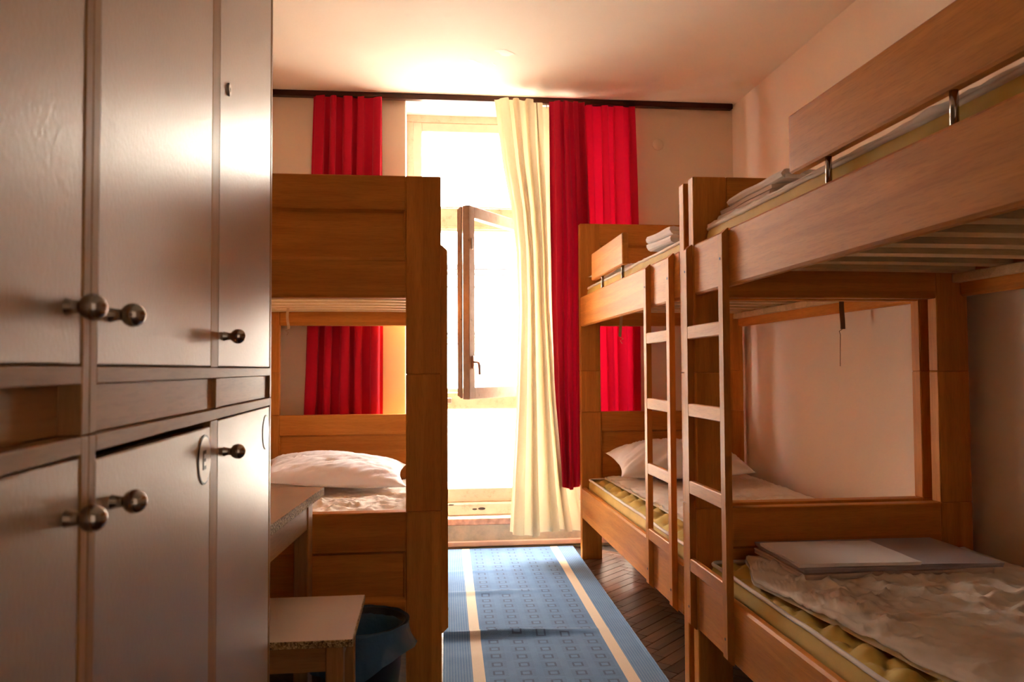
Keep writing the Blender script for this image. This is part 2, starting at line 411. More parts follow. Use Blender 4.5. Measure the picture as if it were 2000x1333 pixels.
# peeled ceiling paint
pf = MB()
def flake(cx, cy, pts):
    vs = [(cx, cy, ZC-.003)]+[(cx+x, cy+y, ZC-.0015) for x, y in pts]
    n = len(pts); pf.add(vs, [(0, 1+i, 1+(i+1) % n) for i in range(n)])
for cx, cy, r, el in ((.405, 4.05, .030, 1.6), (.255, 4.19, .022, 1.6), (.125, 4.31, .020, .9), (.16, 4.33, .010, 1), (.36, 4.2, .008, 2)):
    flake(cx, cy, [(el*r*math.cos(a)*(1+.3*math.sin(3*a+cx*9)), r*math.sin(a)*(1+.35*math.cos(2*a+cy*7))+.02*math.cos(a)) for a in [2*PI*i/14 for i in range(14)]])
pf.build('peeled_patch', REVEAL, bpy.data.objects['ceiling'])

# parquet: herringbone of separate planks where the floor shows, the rest joined
PW, PL = .058, .29
ca, sa = math.cos(PI/4), math.sin(PI/4)
single, rest = [], MB()
def plank_mesh():
    b = MB().box(-PL/2+.0006, PL/2-.0006, -PW/2+.0006, PW/2-.0006, -.014, 0, .0016)
    me = bpy.data.meshes.new('plank'); me.from_pydata(b.v, [], b.f); me.materials.append(PLANK); return me
pm = plank_mesh()
for a in range(-90, 130):
    for b in range(-12, 13):
        for k in (0, 1):
            if k == 0: x, y, r = a*PW+2*PL*b+PL/2, a*PW+PW/2, 0
            else: x, y, r = PL+a*PW+2*PL*b+PW/2, PW-PL+a*PW+PL/2, PI/2
            X, Y = x*ca-y*sa+.5, x*sa+y*ca+1.2
            if not (XL+.03 < X < XW-.03 and YB+.05 < Y < YW-.06): continue
            R = r+PI/4
            if .74 < X < 2.0 and Y > 2.6: single.append((X, Y, R))
            else:
                c, s_ = math.cos(R), math.sin(R)
                n = len(rest.v)
                bb = [(-PL/2, -PW/2), (PL/2, -PW/2), (PL/2, PW/2), (-PL/2, PW/2)]
                vs = [(X+p*.996*c-q*.98*s_, Y+p*.996*s_+q*.98*c, z) for z in (-.014, 0) for p, q in bb]
                rest.add(vs, [(4, 5, 6, 7), (0, 1, 5, 4), (1, 2, 6, 5), (2, 3, 7, 6), (3, 0, 4, 7)])
single.sort(key=lambda t: (t[0]-.9)**2+(t[1]-3)**2)
for X, Y, R in single[:300]:
    o = bpy.data.objects.new('plank', pm); COL.objects.link(o); o.parent = fl; o.location = (X, Y, random.uniform(-.0006, .0004)); o.rotation_euler = (0, 0, R)
o = rest.build('parquet', PLANK, fl); o['kind'] = 'stuff'

# ------------------------------------------------------------------ window
win = struct(empty('window_1', ((OX0+OX1)/2, FY0, .18)))
MULX0, MULX1 = .72, .79
fr_ = MB()
fr_.box(OX0, OX0+.05, FY0, FY1, .2, OZ1-.0525, .004); fr_.box(OX1-.05, OX1, FY0, FY1, .2, OZ1-.0525, .004)
fr_.box(OX0, OX1, FY0, FY1, OZ1-.052, OZ1, .004)
fr_.build('outer_frame', OLDPAINT, win)
MB().box(OX0, OX1, FY0-.02, FY1, .181, .262, .01).build('bottom_ledge', OLDPAINT, win)
MB().box(MULX0, MULX1, FY0+.001, FY1, .262, OZ1-.05, .004).build('mullion', OLDPAINT, win)
def zz(py, Y=FY0+.005): 
    r = ray(900, py); return CAM_H+r.z/r.y*Y
TR0, TR1 = zz(453), zz(407)
LB0, LB1 = zz(800), zz(766)
for (x0, x1) in ((OX0+.05, MULX0), (MULX1, OX1-.05)):
    t = MB(); t.box(x0, x1, FY0-.006, FY1-.002, TR0, TR1, .006); t.box(x0, x1, FY0-.016, FY0-.004, TR0+.012, TR0+.035, .004); t.build('transom', OLDPAINT, win)
    t = MB(); t.box(x0, x1, FY0-.012, FY1-.002, LB0, LB1, .008); t.box(x0, x1, FY0+.02, FY1-.002, LB1-.002, LB1+.022, .003); t.build('lower_bar', OLDPAINT, win)
    # upper sash
    z0, z1, q = TR1-.002, OZ1-.052, .058
    u_ = MB(); a0, a1 = x0-.006, x1+.006
    u_.box(a0, a0+q, FY0+.004, FY1-.01, z0, z1, .004); u_.box(a1-q, a1, FY0+.004, FY1-.01, z0, z1, .004)
    u_.box(a0+q-.002, a1-q+.002, FY0+.005, FY1-.011, z1-q, z1, .004); u_.box(a0+q-.002, a1-q+.002, FY0+.005, FY1-.011, z0, z0+.012, .003)
    us = u_.build('upper_sash', simple('sash_paint', (.60, .46, .34), .5, 0, 12, .1) if 'sash_paint' not in bpy.data.materials else bpy.data.materials['sash_paint'], win)
    MB().box(a0+q-.004, a1-q+.004, FY0+.034, FY0+.038, z0+.01, z1-q+.004, 0).build('upper_pane', GLASS, us)
    # lower fixed light
    l_ = MB(); l_.box(x0, x1, FY0+.01, FY1-.01, .262, .30+.052, .005); l_.box(x0, x0+.03, FY0+.012, FY1-.012, .35, LB0+.002, .003); l_.box(x1-.03, x1, FY0+.012, FY1-.012, .35, LB0+.002, .003)
    ls = l_.build('lower_sash', OLDPAINT, win)
    MB().box(x0+.028, x1-.028, FY0+.03, FY0+.034, .35, LB0+.001, 0).build('lower_pane', GLASS, ls)
lt = MB(); lt.box(.125, .155, FY0-.024, FY0-.008, LB0+.04, LB0+.075, .003); lt.box(.09, .128, FY0-.022, FY0-.01, LB0+.048, LB0+.066, .003); lt.tube([(.118, FY0-.022, LB0+.055), (.118, FY0-.024, LB0-.02)], .003, 6); lt.build('latch', STEEL, win)
pk = MB()
for x, y, a, b in ((.30, 0, .016, .006), (.345, .002, .024, .009), (.15, .03, .02, .004)):
    n = 10; pk.add([(x+a*math.cos(2*PI*i/n), FY0-.0215, .222+y+b*math.sin(2*PI*i/n)) for i in range(n)], [tuple(range(n))])
pk.build('peeled_spot', DARK, win)
# opened casement, hinged at the mullion
hx, hy = MULX0+.005, FY0-.012
dv = Vector((.235-hx, 4.41-hy, 0)).normalized(); nv = Vector((-dv.y, dv.x, 0))
if nv.x < 0: nv = -nv
SWD = (Vector((.235, 4.41, 0))-Vector((hx, hy, 0))).length
def cmap(s_, e, z): p = Vector((hx, hy, 0))+dv*s_+nv*e; return (p.x, p.y, z)
CZ0, CZ1 = zz(781, 4.41), zz(400, 4.41)
cs = MB(cmap); q = .058
for a, b in ((0, q), (SWD-q, SWD)):
    cs.box(a, b, -.045, 0, CZ0, CZ1, .003)
cs.box(q-.001, SWD-q+.001, -.045, 0, CZ0, CZ0+.066, .003); cs.box(q-.001, SWD-q+.001, -.045, 0, CZ1-.066, CZ1, .003)
for k in range(3): cs.box(SWD-.002, SWD+.010-.003*k, -.045-.011*(k+1), -.045-.011*k, CZ0+.006*(k+1), CZ1-.006*(k+1), .001)
cs.box(q-.001, SWD-q+.001, -.056, -.0445, CZ0+.008, CZ0+.04, .001); cs.box(q-.001, SWD-q+.001, -.056, -.0445, CZ1-.04, CZ1-.008, .001)
cs.box(0, q, -.056, -.0445, CZ0+.008, CZ1-.008, .001)
cas = cs.build('casement_sash', SASHM, win)
MB(cmap).box(q-.004, SWD-q+.004, -.026, -.022, CZ0+.064, CZ1-.064, 0).build('casement_pane', GLASS, cas)
hp = MB(cmap)
hz = zz(708, 4.45)
hp.prism([(SWD-.032+.011*math.cos(a), hz+(.026 if math.sin(a) > 0 else -.026)+.011*math.sin(a)) for a in [2*PI*i/16 for i in range(16)]], 1, -.001, .007)
hp.tube([(SWD-.032, .0, hz), (SWD-.032, .028, hz), (SWD-.034, .038, hz-.004)], .006, 8)
hp.tube([(SWD-.034, .036, hz), (SWD-.04, .040, hz-.02), (SWD-.046, .038, hz-.07)], [.007, .008, .0075], 8)
hp.build('window_handle', simple('bronze_handle', (.40, .22, .14), .35, .2), cas, True)
MB(cmap).box(SWD-.036, SWD-.024, -.001, .004, zz(487, 4.43), zz(465, 4.43), .002).build('lock_plate', STEEL, cas)

# ------------------------------------------------------------------ outside
MB().box(-40, 40, 5.6, 60, -4.2, -4.0, 0).build('street', PAVE, org=(0, 20, -4)); struct(bpy.data.objects['street'])
fac = empty('building', (0, 14, -4))
tag(fac, 'pale sunlit building across the street seen through the window', 'building')
MB().box(-12, 14, 14, 15, -4, 9, 0).build('facade', FACM, fac)
for z0, z1, d in ((2.93, 3.0, .35), (2.72, 2.8, .2), (2.5, 2.58, .28), (1.66, 1.8, .25), (.35, .45, .2)):
    MB().box(-12, 14, 14-d, 14.01, z0, z1, .02).build('stone_ledge', FACD, fac)
for py0, py1 in ((526, 518), (537, 533.5), (562, 559), (654, 650), (673, 671)):  # thin dark strips painted as the shadow lines of the ledges
    MB().box(-12, 14, 13.55, 13.64, zz(py0, 13.55), zz(py1, 13.55), .002).build('shadow_gap', SHADOWGAP, fac)

# ------------------------------------------------------------------ bunk beds
BW, BL, T = .993, 1.945, .050
PWD = .118
Z1, Z2, Z3, Z4, Z5, Z6, Z7, Z8, Z9, Z10, Z11 = .237, .420, 1.363, 1.537, 1.769, 1.975, .643, 1.356, .86, 1.367, 1.10
def bunk(label, x0, sx, y0, sy, lad, guard, rods, strap):
    def mp(u, v, z): return (x0+sx*u, y0+sy*v, z)
    root = empty('bunk_bed', (x0+sx*BW/2, y0+sy*BL/2, 0)); tag(root, label, 'bunk bed', 'wooden bunk beds')
    def P(name, mat, *boxes, b=.003, parent=None):
        q = MB(mp)
        for bx in boxes: q.box(*bx, b)
        return q.build(name, mat, parent or root)
    def board(name, iname, v0, z0, zi0, zi1, z1):
        u0, u1 = PWD, BW-PWD
        r = .012
        q = MB(mp)
        q.box(u0, u1, v0, v0+T, zi1, z1, .003); q.box(u0, u1, v0, v0+T, z0, zi0, .003)
        q.box(u0, u0+.005, v0+.001, v0+T-.001, zi0, zi1, 0); q.box(u1-.005, u1, v0+.001, v0+T-.001, zi0, zi1, 0)
        bo = q.build(name, WOOD[0], root)
        q = MB(mp); e = .022
        q.box(u0+.003, u1-.003, v0+.013, v0+T-.013, zi0-.002, zi1+.002, 0)
        # sloped moulding strips round the recess on both faces
        for va, vb in ((v0, v0+.013), (v0+T, v0+T-.013)):
            q.add([(u0, va, zi1), (u1, va, zi1), (u1, vb, zi1-.008), (u0, vb, zi1-.008)], [(0, 1, 2, 3)])
            q.add([(u0, va, zi0), (u1, va, zi0), (u1, vb, zi0+.012), (u0, vb, zi0+.012)], [(0, 1, 2, 3)])
            for ua, ub in ((u0, u0+.010), (u1, u1-.010)):
                q.add([(ua, va, zi0), (ua, va, zi1), (ub, vb, zi1-.008), (ub, vb, zi0+.012)], [(0, 1, 2, 3)])
        q.build(iname, WOOD[0], bo)
    vf, vh = 0, BL-T
    for ua in (0, BW-PWD):
        P('leg', WOOD[2], (ua, ua+PWD, vf, vf+T, 0, Z7), b=.003); P('post', WOOD[2], (ua, ua+PWD, vf, vf+T, Z7, Z11), b=.003)
        P('post', WOOD[2], (ua, ua+PWD, vf, vf+T, Z11, Z5), b=.003)
        P('leg', WOOD[2], (ua, ua+PWD, vh, vh+T, 0, Z9), b=.003); P('post', WOOD[2], (ua, ua+PWD, vh, vh+T, Z9, Z11), b=.003)
        P('post', WOOD[2], (ua, ua+PWD, vh, vh+T, Z11, Z6), b=.003)
    board('lower_footboard', 'inset_panel', vf, .205, .352, .512, Z7)
    board('upper_footboard', 'inset_panel', vf, Z8, 1.482, 1.651, Z5)
    board('lower_headboard', 'inset_panel', vh, .205, .34, .746, Z9)
    board('upper_headboard', 'inset_panel', vh, Z10, 1.56, 1.843, Z6)
    rth = .030
    for (za, zb) in ((Z1, Z2), (Z3, Z4)):
        P('side_rail', WOOD[1], (0, rth, T+.0005, vh-.0005, za, zb), b=.007)
        P('side_rail', WOOD[1], (BW-rth, BW, T+.0005, vh-.0005, za, zb), b=.007)
    for zs in (.335, 1.462):
        for ua in (rth, BW-rth-.03):
            P('slat_support', SLATW, (ua, ua+.03, T+.002, vh-.002, zs-.052, zs-.02), b=.003)
        ns = 11
        me = None
        for i in range(ns):
            v = T+.02+(vh-T-.09)*i/(ns-1)
            q = MB(mp)
            q.grid(lambda a, b_, v=v: (rth+.004+a*(BW-2*rth-.008), v+b_*.07, zs-.02+.004*math.sin(PI*a)), 6, 1)
            n0 = len(q.v)
            q.grid(lambda a, b_, v=v: (rth+.004+a*(BW-2*rth-.008), v+b_*.07, zs+.003+.004*math.sin(PI*a)), 6, 1)
            q.f += [(i_, i_+1, n0+i_+1, n0+i_) for i_ in range(6)]+[(7+i_, 8+i_, n0+8+i_, n0+7+i_) for i_ in range(6)]+[(0, 7, n0+7, n0), (6, 13, n0+13, n0+6)]
            q.mi += [0]*14
            q.build('slat', SLATW, root)
    # ladder, screwed to the aisle side
    la, lb = lad
    for v in (la, lb):
        q = MB(mp)
        q.prism([(0, Z1), (0, Z4), (-.003, Z4), (-.0215, Z4-.017), (-.0215, Z1+.018), (-.003, Z1)], 1, v, v+.034)
        po = q.build('ladder_post', WOOD[2], root)
        for z in (1.446, .311): MB(mp).lathe([(.0045, -.0225), (.0045, -.02)], (0, v+.017, z), 0, 10).build('screw', DARK, po)
    for z in (1.258, .996, .736, .475):
        q = MB(mp); q.box(-.021, -.002, min(la, lb)+.033, max(la, lb)+.001, z-.044, z, .003); ru = q.build('ladder_rung', WOOD[1], root)
    # guard board on metal rods
    ga, gb = guard
    q = MB(mp); q.box(0, rth, min(ga, gb), max(ga, gb), 1.599, 1.747, .005); q.build('guard_board', WOOD[1], root)
    for v in rods:
        MB(mp).tube([(rth/2, v, Z4-.01), (rth/2, v, 1.605)], .0075, 12).build('guard_rod', CHROME, root, True)
    # loose webbing strap hanging from the slats
    if strap:
        u, v, zt, zb, mat = strap
        q = MB(mp); N = 10
        for e in (-.001, .001):
            q.grid(lambda a, b_, e=e: (u+(a-.5)*.014+.006*math.sin(b_*4), v+e+.01*math.sin(b_*3.3), lerp(zt, zb, b_)), 1, N)
        q.tube([(u+.006*math.sin(4), v, zb), (u+.012, v, zb-.012), (u-.002, v+.004, zb-.02), (u+.006, v, zb-.034)], .0018, 5)
        q.build('webbing_strap', mat, root)
    return root, mp
DSTRAP = cloth('dark_webbing', (.16, .085, .045))
far_bed, mpF = bunk('light wooden bunk bed in the far right corner beside the red curtain', .9, 1, 2.685, 1, (.115, .42), (.88, 1.57), (.932, 1.36), (.03, 1.045, 1.44, 1.27, STRAPM))
near_bed, mpN = bunk('nearest wooden bunk bed, cut off by the right edge of the photo', .9, 1, 2.635, -1, (.001, .328), (.763, 1.62), (.931, 1.364), None)
left_bed, mpL = bunk('wooden bunk bed on the left behind the lockers, seen from its foot end', .047, -1, 2.66, 1, (.012, .34), (.88, 1.57), (.932, 1.36), (.78, 1.62, 1.445, 1.335, STRAPM))
q = MB(mpF); q.grid(lambda a, b_: (.93+(a-.5)*.022, .63+.004*math.sin(b_*5), lerp(1.44, 1.285, b_)), 1, 8)
q.grid(lambda a, b_: (.93+(a-.5)*.022+.0005, .632+.004*math.sin(b_*5), lerp(1.44, 1.285, b_)), 1, 8)
q.tube([(.93, .631, 1.285), (.915, .631, 1.275), (.92, .631, 1.26), (.918, .631, 1.20), (.916, .631, 1.12)], .0015, 4)
q.build('webbing_strap', DSTRAP, far_bed)

# ------------------------------------------------------------------ mattresses
U0, U1, V0, V1 = .040, .953, .058, 1.887
def mattress(label, mp, zb, zt, res, fine):
    rd = .035
    def hq(u, v):
        a, b = u/.10, v/.14
        k = abs(math.sin(PI*(a+b))*math.sin(PI*(a-b)))**.7
        e = min(u-U0, U1-u, v-V0, V1-v)
        return ((.030 if fine else .008)*k+(.009*mn.noise((u*16+2*math.sin(v*20), v*60, 3))*k if fine else 0))*sstep(.0, .05, e)
    q = MB(mp); nu, nv = int((U1-U0)/res), int((V1-V0)/res)
    def top(i, j):
        u, v = lerp(U0, U1, i), lerp(V0, V1, j)
        e = min(u-U0, U1-u, v-V0, V1-v)
        drop = .012*(1-sstep(0, .03, e))
        return (u, v, zt-(.024 if fine else .016)+hq(u, v)-drop)
    q.grid(top, nu, nv)
    def ring(z, off):
        c = []
        def arc(cx, cy, a0):
            for k in range(5): a = a0+k*PI/8; c.append((cx+(rd+off)*math.cos(a), cy+(rd+off)*math.sin(a), z))
        def line(p0, p1, n):
            for k in range(1, n): c.append((lerp(p0[0], p1[0], k/n), lerp(p0[1], p1[1], k/n), z))
        N1, N2 = 24, 48
        arc(U1-rd, V1-rd, 0); line((U1-rd, V1+off), (U0+rd, V1+off), N1)
        arc(U0+rd, V1-rd, PI/2); line((U0-off, V1-rd), (U0-off, V0+rd), N2)
        arc(U0+rd, V0+rd, PI); line((U0+rd, V0-off), (U1-rd, V0-off), N1)
        arc(U1-rd, V0+rd, PI*1.5); line((U1+off, V0+rd), (U1+off, V1-rd), N2)
        return c
    zs = [zb+.004, zb+.03, zb+.05, zb+.052, zb+.054, (zb+zt)/2+.015, zt-.03, zt-.012]
    of = [-.004, .004, .004, .0005, .004, .006, .004, -.002]
    R = [ring(z, o) for z, o in zip(zs, of)]; n = len(R[0])
    vs = []
    for k, r in enumerate(R):
        for (x, y, z) in r:
            w = .0022*mn.noise((x*45, y*45, z*6))
            vs.append((x+w, y+w, z+.5*w))
    q.add(vs, [(k*n+i, k*n+(i+1) % n, (k+1)*n+(i+1) % n, (k+1)*n+i) for k in range(len(R)-1) for i in range(n)]+[tuple(range(n))[::-1]])
    q.mi[-1] = 1
    o = q.build('mattress', [YEL, UNDER], None, True, fix=False)
    tag(o, label, 'mattress', 'yellow mattresses')
    for z, off in ((zt-.010, 0), (zb+.008, 0)):
        c = ring(z, off); c = [(x, y, z+.0025*mn.noise((x*9, y*9, 1))) for x, y, z in c]
        MB(mp).tube(c, .0065, 7, True).build('piping', PIPE, o, True)
    return o
ML, MU = (.346, .476), (1.474, 1.595)
mattress('yellow quilted mattress on the lower bunk nearest the camera, under folded linen', mpN, *ML, .011, True)
mattress('yellow mattress on the upper bunk nearest the camera, behind its long guard board', mpN, *MU, .03, False)
mattress('yellow mattress on the lower bunk in the far right corner, beneath a pillow', mpF, *ML, .02, True)
mattress('yellow mattress on the upper bunk in the far right corner', mpF, *MU, .03, False)
mattress('mattress under white bedding on the lower bunk at the left', mpL, *ML, .03, False)

# crinkled mattress pads, lying on the mattresses
def pad(label, mp, quad, z, res, amp, seed, nick=0):
    q = MB(mp)
    (a, b, c, d) = quad       # (u,v) corners: aisle-foot, wall-foot, wall-head, aisle-head
    L = max(math.hypot(d[0]-a[0], d[1]-a[1]), .5); Wd = math.hypot(b[0]-a[0], b[1]-a[1])
    nu, nv = max(8, int(Wd/res)), int(L/res)
    def pos(i, j):
        u = lerp(lerp(a[0], b[0], i), lerp(d[0], c[0], i), j); v = lerp(lerp(a[1], b[1], i), lerp(d[1], c[1], i), j)
        return u, v+nick*max(0, 1-i/.11)*(1-j)
    def hgt(u, v, i, j):
        p = (u*5.5+seed, v*4.0, seed)
        w = mn.noise((u*2.2+seed, v*2.2, 4))
        r1 = 1-abs(mn.noise((u*9+w*1.5+seed, v*9-w, 2.1)))*2.2
        r2 = 1-abs(mn.noise((u*21+w*2, v*21+seed, 7.3)))*2.0
        h = amp*(.55*max(0, r1)**2+.3*max(0, r2)**2)*(.45+.9*sstep(-.3, .4, w))
        e = min(i, 1-i, j*2, (1-j)*2)
        return h*(.35+.65*sstep(0, .12, e))
    def topf(i, j):
        u, v = pos(i, j); wob = .006*mn.noise((u*12+seed, v*12, 9))
        e = min(i*Wd, (1-i)*Wd, j*L, (1-j)*L)
        return (u+wob*(1-sstep(0, .1, e)), v+wob*(1-sstep(0, .1, e)), z+.005+hgt(u, v, i, j)+.004*sstep(0, .012, e)+.003*(1-sstep(.012, .03, e)))
    q.grid(topf, nu, nv)
    n0 = len(q.v); w = nu+1
    base = [(i, 0) for i in range(nu)]+[(nu, j) for j in range(nv)]+[(i, nv) for i in range(nu, 0, -1)]+[(0, j) for j in range(nv, 0, -1)]
    n = len(base)
    for i, j in base:
        x = q.v[j*w+i]; q.v.append((x[0], x[1], z-.001))
    for k in range(n):
        (i, j), (i2, j2) = base[k], base[(k+1) % n]
        q.f.append((j*w+i, j2*w+i2, n0+(k+1) % n, n0+k)); q.mi.append(0)
    return tag(q.build('mattress_pad', PADM, None, True, fix=False), label, 'mattress pad', 'white mattress pads')
pad('crinkled white mattress pad on the lower bunk nearest the camera', mpN, [(.052, .085), (.945, .07), (.945, 1.85), (.23, 1.85)], ML[1]+.003, .0085, .040, 1.7, .30)
pad('crinkled white mattress pad on the lower bunk in the far right corner', mpF, [(.17, .10), (.945, .08), (.945, 1.80), (.115, 1.80)], ML[1]+.003, .012, .032, 5.2)
pad('crinkled white bed pad on the lower bunk at the left', mpL, [(.045, .12), (.945, .12), (.945, 1.86), (.045, 1.86)], ML[1]+.003, .012, .036, 8.4)
pad('white mattress pad topping the upper bunk nearest the camera', mpN, [(.035, .10), (.94, .10), (.94, 1.85), (.035, 1.85)], MU[1]-.010, .03, .024, 2.4)
pad('white mattress pad topping the upper bunk in the far right corner', mpF, [(.045, .25), (.94, .25), (.94, 1.88), (.045, 1.88)], MU[1]-.010, .03, .022, 6.6)

# ------------------------------------------------------------------ pillows
def pillow(label, cx, cy, z, a, b, H, rz, ty, seed, group='white pillows', tx=0):
    q = MB(); nu, nv = 56, 40
    Rm = Matrix.Rotation(rz, 3, 'Z') @ Matrix.Rotation(tx, 3, 'X') @ Matrix.Rotation(ty, 3, 'Y')
    def surf(sg):
        def f(i, j):
            p, r = 2*i-1, 2*j-1
            x = a*p*(1-.10*(1-r*r)*abs(p)); y = b*r*(1-.12*(1-p*p)*abs(r))
            prof = max(0, (1-abs(p)**2.2)*(1-abs(r)**2.2))**.55
            w = mn.noise((x*6+seed, y*10, seed)); 
            xr, yr = x*.92+y*.4, -x*.4+y*.92
            rid = (1-abs(mn.noise((xr*4+1.2*w+seed, yr*30+1.5*w, 3)))*2.2)
            h = H*prof*(1+.22*mn.noise((x*3+seed, y*4, 1)))
            h = h*(.55 if sg < 0 else 1)+.016*max(0, rid)*sstep(0, .4, prof)*(1 if sg > 0 else 0)
            v = Rm @ Vector((x, y, sg*h+.004*w))
            return (cx+v.x, cy+v.y, z+v.z)
        return f
    q.grid(surf(1), nu, nv); q.grid(surf(-1), nu, nv)
    o = q.build('pillow', SHEET, None, True)
    b_ = bmesh.new(); b_.from_mesh(o.data); bmesh.ops.remove_doubles(b_, verts=b_.verts, dist=.002); bmesh.ops.recalc_face_normals(b_, faces=b_.faces); b_.to_mesh(o.data); b_.free()
    return tag(o, label, 'pillow', group)
pillow('crumpled white pillow at the head of the left lower bunk', -.475, 4.20, .580, .37, .26, .088, .04, .06, 2.2, tx=.10)
pillow('white pillow against the headboard of the far right lower bunk', 1.37, 4.25, .595, .36, .24, .108, -.05, -.02, 6.1, tx=.16)
pillow('white pillow on the far right upper bunk, mostly hidden behind the guard board', 1.275, 4.415, 1.655, .335, .14, .05, 0, 0, 4.4)

# ------------------------------------------------------------------ folded linen
def folded(name, label, cat, cx, cy, z, la, wd, layers, t, rz, mat, group, seed=0, slope=0):
    # serpentine cross-section (w,z) swept along a: a sheet folded over on itself
    path = []
    for k in range(layers):
        zc = z+t*(k+.5); s_ = 1 if k % 2 == 0 else -1
        sh = .012*mn.noise((k*3.1+seed, seed, 1))
        for i in range(9): path.append((s_*(-wd/2+wd*i/8)+sh, zc))
        if k < layers-1:
            for i in range(1, 4):
                a = -PI/2+PI*i/4; path.append((s_*(wd/2+t*.5*math.cos(a))+sh, zc+t*.5+t*.5*math.sin(a)))
    N = len(path); up_, dn = [], []
    for i, (w, h) in enumerate(path):
        p0, p1 = path[max(0, i-1)], path[min(N-1, i+1)]
        d = math.hypot(p1[0]-p0[0], p1[1]-p0[1]) or 1; nx, nz = -(p1[1]-p0[1])/d, (p1[0]-p0[0])/d
        up_.append((w+nx*t*.46, h+nz*t*.46)); dn.append((w-nx*t*.46, h-nz*t*.46))
    loop = up_+dn[::-1]; n = len(loop)
    q = MB(); c, s_ = math.cos(rz), math.sin(rz); NA = 16; vs = []
    for i in range(NA+1):
        a = lerp(-la/2, la/2, i/NA)
        for w, h in loop:
            dw = .008*mn.noise((a*6+seed, h*40, 2)); dz = (h-z)*.25*mn.noise((a*5+seed, w*6, 5))+slope*w
            e = .010*mn.noise((w*8, h*90+seed, 3))*(1 if i in (0, NA) else 0)
            A, Wd = a+e, w+dw
            vs.append((cx+A*c-Wd*s_, cy+A*s_+Wd*c, max(z, h+dz)))
    fs = [(i*n+k, i*n+(k+1) % n, (i+1)*n+(k+1) % n, (i+1)*n+k) for i in range(NA) for k in range(n)]
    M = N
    for e in (0, NA):
        for k in range(M-1): fs.append((e*n+k, e*n+k+1, e*n+n-2-k, e*n+n-1-k))
    q.add(vs, fs)
    o = q.build(name, mat, None, False)
    return tag(o, label, cat, group)
zl = ML[1]+.022
def bp(px, py, z): r = ray(px, py); k = (z-CAM_H)/r.z; return r.x*k, r.y*k
g = 'folded linen on the nearest bunk'
folded('folded_sheet', 'pinkish beige folded sheet lying lowest on the nearest lower bunk', 'bed sheet', 1.385, 2.385, zl, .59, .35, 2, .008, .01, PINKSH, g, 1)
folded('folded_sheet', 'lilac grey folded sheet under a white pillowcase on the nearest lower bunk', 'bed sheet', 1.405, 2.39, zl+.0175, .62, .355, 2, .008, -.01, LILAC, g, 2)
folded('folded_pillowcase', 'white folded pillowcase lying topmost on the nearest lower bunk', 'pillowcase', 1.265, 2.355, zl+.035, .37, .29, 2, .005, -.03, SHEET, g, 3)
zu = MU[1]+.010
folded('folded_sheet', 'beige folded sheet under another sheet on the nearest upper bunk', 'bed sheet', 1.17, 2.36, zu, .40, .36, 3, .014, PI/2, PINKSH, 'folded linen on the nearest upper bunk', 4)
folded('folded_sheet', 'pale grey folded sheet lying topmost on the nearest upper bunk', 'bed sheet', 1.19, 2.32, zu+.048, .40, .36, 2, .014, PI/2, SHEET, 'folded linen on the nearest upper bunk', 5)
folded('folded_sheet', 'white folded sheet with rounded folds at the foot of the far right upper bunk', 'bed sheet', 1.06, 3.13, zu+.004, .25, .22, 4, .016, PI/2+.1, SHEET, 'folded linen on the far upper bunk', 6)
folded('folded_blanket', 'pinkish folded blanket at the foot of the far right upper bunk', 'blanket', 1.13, 2.88, zu+.004, .20, .16, 5, .018, PI/2, PINKSH, 'folded linen on the far upper bunk', 7)

# ------------------------------------------------------------------ curtains
def curtain(name, label, mat, left, right, ztop, zbot, y0, folds, amp, seed, nx=150, nz=70, hem=.01, ytab=None):
    kk = YW/YP
    left = [(CAM_H+(z-CAM_H)*kk, x*kk) for z, x in left]; right = [(CAM_H+(z-CAM_H)*kk, x*kk) for z, x in right]
    ztop = 2.735+(ztop-2.806); zbot = CAM_H+(zbot-CAM_H)*kk
    q = MB()
    ph = [random.Random(seed).uniform(0, 6.28) for _ in range(4)]
    def f(i, j):
        zb = zbot+hem*math.sin(i*folds*2.1+seed)
        z = lerp(ztop, zb, j)
        xl, xr = interp(left, z), interp(right, z)
        k = lerp(1, .8, j)
        wv = i+.020*math.sin(i*17+ph[0])+.012*math.sin(z*1.3+i*5+ph[1])
        w = math.sin(2*PI*folds*wv+ph[2]+.4*math.sin(z*1.1+ph[3]))
        w2 = math.sin(2*PI*folds*2.3*wv+ph[3])*(1-j)*.5
        x = lerp(xl, xr, i)-.12*(xr-xl)/folds*math.sin(4*PI*folds*wv+2*ph[2])
        y = y0+(ytab(i, z) if ytab else 0)+amp*(lerp(.55, 1, sstep(0, .25, j))*w+.35*w2)+.006*mn.noise((i*9, z*1.5, seed))
        return (x, y, z)
    q.grid(f, nx, nz)
    return tag(q.build(name, mat, None, True, fix=False), label, 'curtain', 'window curtains')
ZT = 2.806
curtain('red_curtain', 'red curtain hanging left of the window behind the left bunk', REDC, [(2.8, -.70), (.85, -.757), (.4, -.77)], [(2.8, -.268), (.85, -.274), (.4, -.275)], ZT, .38, 4.70, 5, .030, 3)
curtain('red_curtain', 'bright red curtain lit from behind beside the bare right wall', REDC, [(2.8, .93), (.85, .96), (.3, .97)], [(2.8, 1.335), (1.8, 1.352), (.3, 1.36)], ZT, .37, 4.725, 4.5, .020, 9)
curtain('red_curtain', 'darker red curtain with deep folds next to the beige curtain', REDD, [(2.8, .775), (1.5, .785), (.9, .80), (.37, .82)], [(2.8, 1.0), (1.9, 1.03), (.9, .99), (.37, .975)], ZT-.002, .375, 4.660, 3.6, .021, 14)
